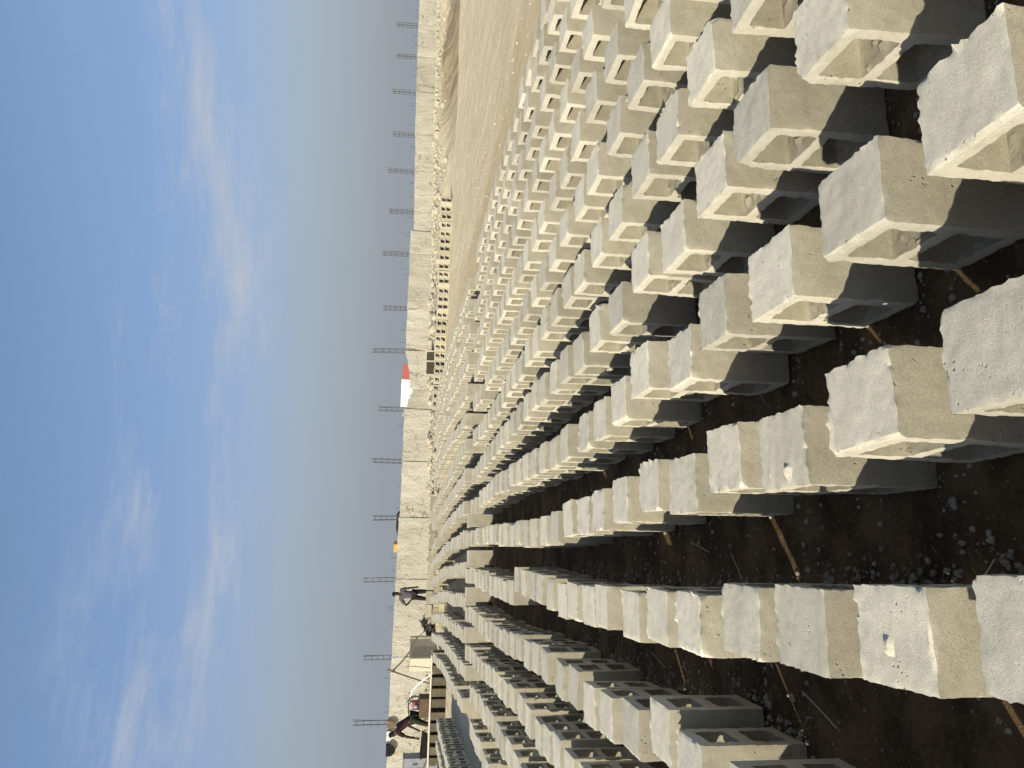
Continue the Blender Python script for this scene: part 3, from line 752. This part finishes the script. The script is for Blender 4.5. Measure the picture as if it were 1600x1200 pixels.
# figure with a hand on the hip, turned away towards the wall
J1 = dict(pelvis=(0, 0, .96), chest=(0, .01, 1.30), neck=(0, .015, 1.47), head=(.01, .03, 1.62), face=(.55, .8, 0),
  lsh=(-.18, 0, 1.41), lel=(-.40, -.06, 1.19), lwr=(-.20, .0, 1.0), lpa=(-.14, .05, .985), rsh=(.18, 0, 1.41), rel=(.24, .0, 1.12), rwr=(.24, .12, .88), rpa=(.235, .16, .81),
  lhip=(-.10, 0, .90), lkn=(-.17, .02, .50), lan=(-.22, -.02, .085), ltoe=(-.26, .12, .04), rhip=(.10, 0, .90), rkn=(.11, .03, .50), ran=(.10, 0, .085), rtoe=(.13, .15, .04))
x, y = -8.1, 29.25
person('person', (x, y, gz(x, y)), 0, J1, 'person in a grey shirt and dark trousers standing with one hand on the hip', M_GREY_CLOTH, M_DARK_CLOTH, M_HAIR)
# figure stooping over the moulding machine, facing left
J2 = dict(pelvis=(0, -.12, .92), chest=(0, .20, 1.24), neck=(0, .33, 1.37), head=(0, .45, 1.48), face=(0, .7, -.65),
  lsh=(-.19, .27, 1.33), lel=(-.22, .38, 1.05), lwr=(-.16, .48, .80), lpa=(-.14, .51, .73), rsh=(.19, .27, 1.33), rel=(.22, .30, 1.04), rwr=(.16, .40, .78), rpa=(.14, .43, .71),
  lhip=(-.10, -.12, .88), lkn=(-.14, .02, .48), lan=(-.14, -.06, .085), ltoe=(-.15, .09, .04), rhip=(.10, -.12, .88), rkn=(.13, -.10, .48), ran=(.14, -.30, .085), rtoe=(.15, -.15, .04))
x, y = -11.22, 25.45
person('person', (x, y, gz(x, y) + .0), math.radians(78), J2, 'person in a maroon top and dark green trousers stooping beside the moulding machine', M_MAROON, M_GREEN, M_HAIR, 1.05).scale = (1.08, 1.08, 1.08)

# ------------------------------------------------------------------ things at the wall
def at_ground(x, y, dz=0.0): return Vector((x, y, gz(x, y) + dz))
# block moulding machine
mm_ = empty('moulding_machine', at_ground(-10.78, 25.6), .08); tag(mm_, 'brown steel block moulding machine with a red engine and bent pipe frame', 'machine')
MB().box((0, 0, .56), (.60, .55, .42), bev=.012).build('hopper_box', M_RUST, mm_)
for sx in (-1, 1):
    for sy in (-1, 1): MB().box((sx*.25, sy*.22, .175), (.06, .06, .35)).build('leg', M_RUST, mm_)
eng = MB().box((.02, 0, .89), (.26, .24, .22), bev=.03).build('engine', M_RED, mm_)
MB().ball((.02, -.14, .88), .085, 2, 0, (1, .5, 1)).build('flywheel', M_STEEL, eng, True)
MB().tube([(.12, .05, .98), (.14, .05, 1.07), (.22, .05, 1.09)], .022).build('exhaust', M_BLACK, eng)
MB().tube([(-.27, -.2, .77), (-.29, -.2, 1.0), (-.24, -.2, 1.10), (.1, -.2, 1.13), (.22, -.2, 1.02), (.24, -.2, .77)], .018).build('pipe_frame', M_BLACK, mm_, True)
MB().tube([(-.27, .2, .77), (-.29, .2, 1.0), (-.24, .2, 1.10), (.1, .2, 1.13), (.22, .2, 1.02), (.24, .2, .77)], .018).build('pipe_frame', M_BLACK, mm_, True)
MB().tube([(.2, -.2, 1.0), (.36, -.2, 1.02), (.40, -.2, .93), (.34, -.2, .82), (.25, -.2, .8)], .016).build('handle', M_BLACK, mm_, True)
tag(MB().tube([(-10.3, 25.2, 1.08), (-10.02, 24.95, 1.02), (-9.72, 24.7, .86), (-9.45, 24.45, .66), (-9.27, 24.2, .535), (-9.15, 24.12, .525)], .022, 8).build('hose', M_WHITE, None, True), 'pale hose arching from the moulding machine down to the plank', 'hose')
# water tank of bare cement
tk = empty('water_tank', at_ground(-10.15, 28.7), -.75); tag(tk, 'square open cement water tank with one dark shaded side', 'tank')
H0 = .95
for k in range(4):
    o = MB().box((0, -.41, H0/2), (.82 if k % 2 else .98, .09, H0), bev=.01).build('side', M_CEMENT, tk, rz=k*math.pi/2)
MB().box((0, 0, .06), (.7, .7, .10)).build('floor_slab', M_CEMENT, tk)
tag(MB().tube([(-10.5, 28.1, 1.86), (-10.78, 28.1, 1.1), (-11.1, 28.05, gz(-11.1, 28.05))], .030, 7).build('pole', M_DARKWOOD), 'long thin pole leaning with its tip above the wall', 'pole')
tag(MB().tube([(-10.62, 28.16, 1.70), (-10.22, 28.2, 1.32), (-9.78, 28.25, .98)], .030, 7).build('pole', M_DARKWOOD), 'thin slanting pole propped between the water tank and the leaning pole', 'pole')
# wheelbarrow
wb = empty('wheelbarrow', at_ground(-12.25, 26.0), .25); tag(wb, 'dark wheelbarrow parked beside the grey metal cabinet', 'wheelbarrow')
mb = MB(); vs = [mb.bm.verts.new(p) for p in [(-.26, -.2, .34), (.26, -.2, .34), (.26, .2, .34), (-.26, .2, .34), (-.42, -.32, .66), (.38, -.32, .60), (.38, .32, .60), (-.42, .32, .66)]]
for f in ((3, 2, 1, 0), (0, 1, 5, 4), (1, 2, 6, 5), (2, 3, 7, 6), (3, 0, 4, 7)): mb.bm.faces.new([vs[i] for i in f])
tr = mb.build('tray', M_BLACK, wb); sm = tr.modifiers.new('solid', 'SOLIDIFY'); sm.thickness = .012
for sy in (-1, 1):
    MB().tube([(.55, sy*.08, .2), (0, sy*.2, .33), (-.5, sy*.26, .46), (-.85, sy*.28, .62)], .018).build('handle', M_RUST, wb)
    MB().tube([(-.25, sy*.2, .36), (-.33, sy*.24, 0)], .016).build('leg', M_RUST, wb)
w_ = MB(); w_.tube([(.57, -.045, .19), (.57, .045, .19)], .19, 20); w_.build('wheel', M_BLACK, wb, True)
# grey cabinet
gb = empty('metal_cabinet', at_ground(-13.05, 26.0), .15); tag(gb, 'grey sheet metal cabinet with a pale front panel', 'cabinet')
MB().box((0, 0, .60), (.80, .6, 1.18), bev=.015).build('body', M_STEEL, gb); MB().box((-.12, -.306, .72), (.42, .018, .75), bev=.004).build('front_panel', M_WHITE, gb)
MB().box((0, 0, 1.205), (.84, .64, .03), bev=.005).build('lid', M_STEEL, gb); MB().tube([(.2, -.33, .75), (.2, -.33, .9)], .012).build('handle', M_BLACK, gb)
# cloths hung over the wall
def cloth(a, w, drop, mat, label, seed):
    nx, nz = 10, 12; bm = bmesh.new(); g = []
    prof = []
    for k in range(nz+1):
        q = k/nz
        if q < .25: prof.append((.16, 1.785 - .18*(1-q/.25)))
        elif q < .42: prof.append((.16 - .34*(q-.25)/.17, 1.80))
        else: prof.append((-.185, 1.79 - drop*(q-.42)/.58))
    for k, (y, z) in enumerate(prof):
        r = []
        for i in range(nx+1):
            u = i/nx - .5; edge = (1 - .55*abs(2*u)**2.2) if k > 5 else 1
            zz = z if k <= 5 else 1.79 - (1.79 - z)*edge
            r.append(bm.verts.new((a + u*w + .02*noise.noise(Vector((u*4, k*.5, seed))), y - .025*(k > 4)*(1 + noise.noise(Vector((u*9, k*.3, seed)))), zz + .012*noise.noise(Vector((u*6, k, seed))))))
        g.append(r)
    for k in range(nz):
        for i in range(nx): bm.faces.new((g[k][i], g[k][i+1], g[k+1][i+1], g[k+1][i]))
    mb = MB(); mb.bm.free(); mb.bm = bm
    o = mb.build('cloth', mat, None, True, loc=WL, rz=math.atan2(wdir.y, wdir.x)); sm = o.modifiers.new('solid', 'SOLIDIFY'); sm.thickness = .012
    return tag(o, label, 'cloth')
cloth(-.93, .42, .33, M_DARK_CLOTH, 'black cloth hung over the top of the boundary wall', 1)
cloth(-.42, .34, .26, M_WHITE, 'white cloth hung over the wall between black and brown cloths', 2)
cloth(-.02, .28, .36, M_BROWN_CLOTH, 'brown cloth hung over the wall beside the white cloth', 3)
# low dark crate against the wall
cr = empty('crate', at_ground(.70, 33.35), math.atan2(wdir.y, wdir.x)); tag(cr, 'low dark olive crate with pale frame standing at the foot of the wall', 'crate')
for x0, w_ in ((-.30, .54), (.22, .40)): MB().box((x0+.1, 0, .20), (w_, .34, .34), bev=.01).build('panel', M_OLIVE, cr)
for x0 in (-.52, .095, .56): MB().box((x0, -.16, .22), (.05, .06, .44)).build('post', M_TIMBER, cr)
MB().box((.02, -.14, .455), (1.16, .09, .03)).build('top_rail', M_TIMBER, cr)
# scrap heap by the standing figure
items = []
for k in range(260):
    q = rg.gauss(0, .45); p = Vector((-9.25 + q, 29.45 + rg.gauss(0, .22), 0)); z = rg.uniform(.03, .12)
    items.append((p.x, p.y, gz(p.x, p.y) + max(0, .42*(1-abs(q)/.9))*rg.random(), z, .7))
scatter('scrap_heap', items, M_GRAVEL, 'heap of grey rubble at the wall behind the standing person')
for (p, rz, ry, l, m_, lb) in [((-9.55, 29.2, .42), .3, .75, .9, M_WHITE, 'short white board sticking up out of the scrap heap'), ((-9.35, 29.1, .36), -.2, -.55, .8, M_DARKWOOD, 'short dark board crossing the scrap heap')]:
    o = MB().box((0, 0, 0), (l, .12, .03), rot=(0, ry, 0), bev=.004).build('board', m_, None, loc=(p[0], p[1], gz(p[0], p[1]) + p[2]), rz=rz); tag(o, lb, 'board')

# ------------------------------------------------------------------ beyond the wall
def wheel(parent, x, y, z, r=.5):
    w = MB().tube([(x, y-.14, z), (x, y+.14, z)], r, 18).build('wheel', M_BLACK, parent, True)
    MB().tube([(x, y-.15, z), (x, y+.15, z)], r*.5, 12).build('rim', M_STEEL, w, True)
tx, ty = -1.0, 70.0
tr = empty('truck', at_ground(tx, ty), .0); tag(tr, 'white and red box truck whose roof shows over the wall', 'truck'); top = 1.82 - gz(tx, ty)
MB().box((-.2, 0, (top+.9)/2), (2.5, 2.2, top-.9), bev=.03).build('box_body', M_WHITE, tr)
MB().box((1.72, 0, (top+.75)/2), (1.32, 2.16, top-.85), bev=.03).build('tail_section', M_RED, tr)
cb = MB().box((-1.85, 0, (top-.15+.6)/2), (.78, 2.1, top-.75), bev=.06).build('cab', M_STEEL, tr); MB().box((-1.85, -1.06, top-.65), (.6, .03, .5)).build('window', M_GLASS, cb)
MB().box((0, 0, .75), (4.4, 1.1, .2)).build('chassis', M_BLACK, tr)
for wx in (-1.6, .9, 1.8):
    for wy in (-.95, .95): wheel(tr, wx, wy, .5)
tx, ty = -12.0, 60.0
ld = empty('loader', at_ground(tx, ty), .0); tag(ld, 'orange loader with a dark boom just showing over the wall', 'loader'); top = 1.93 - gz(tx, ty)
MB().box((-.9, 0, top*.5+.35), (.62, 1.3, top-.75), bev=.04).build('cab', M_ORANGE, ld); MB().box((-.05, 0, 1.15), (2.1, 1.3, .9), bev=.05).build('body', M_ORANGE, ld)
MB().tube([(-.5, -.5, top-.45), (.6, -.5, top-.22), (1.7, -.5, top-.24), (2.1, -.5, top-.6)], .09).build('boom', M_BLACK, ld)
for wx in (-.8, .8):
    for wy in (-.7, .7): wheel(ld, wx, wy, .55, .55)
# dry scrub in the gap of the broken panel
sb = empty('scrub_bush', WL + wdir*13.5 - wn*.55, 0); sb.location.z = gz(sb.location.x, sb.location.y)
tag(sb, 'dark dry scrub bush behind the broken wall panel', 'bush')
lv, lf = [], []
for k in range(16):
    a = rg.uniform(0, 6.28); r_ = rg.uniform(.2, .75); tip = Vector((math.cos(a)*r_*1.25, math.sin(a)*r_*.5, rg.uniform(.70, 1.0)))
    base = Vector((rg.uniform(-.12, .12), rg.uniform(-.1, .1), 0)); mid = base.lerp(tip, .5) + Vector((0, 0, .15))
    MB().tube([base, mid, tip], [.022, .014, .005], 5).build('stem', M_DARKWOOD, sb)
    for q in range(75):
        p = base.lerp(mid, rg.uniform(.2, 1)) if rg.random() < .4 else mid.lerp(tip, rg.random()); p = p + Vector((rg.gauss(0, .10), rg.gauss(0, .10), rg.gauss(0, .06)))
        d = Vector((rg.gauss(0, 1), rg.gauss(0, 1), rg.gauss(0, 1))).normalized()*.045; e2 = d.orthogonal().normalized()*.016
        n = len(lv); lv += [p - d, p + e2, p + d, p - e2]; lf.append((n, n+1, n+2, n+3))
me = bpy.data.meshes.new('foliage'); me.from_pydata(lv, [], lf); link('foliage', me, M_LEAF, sb)
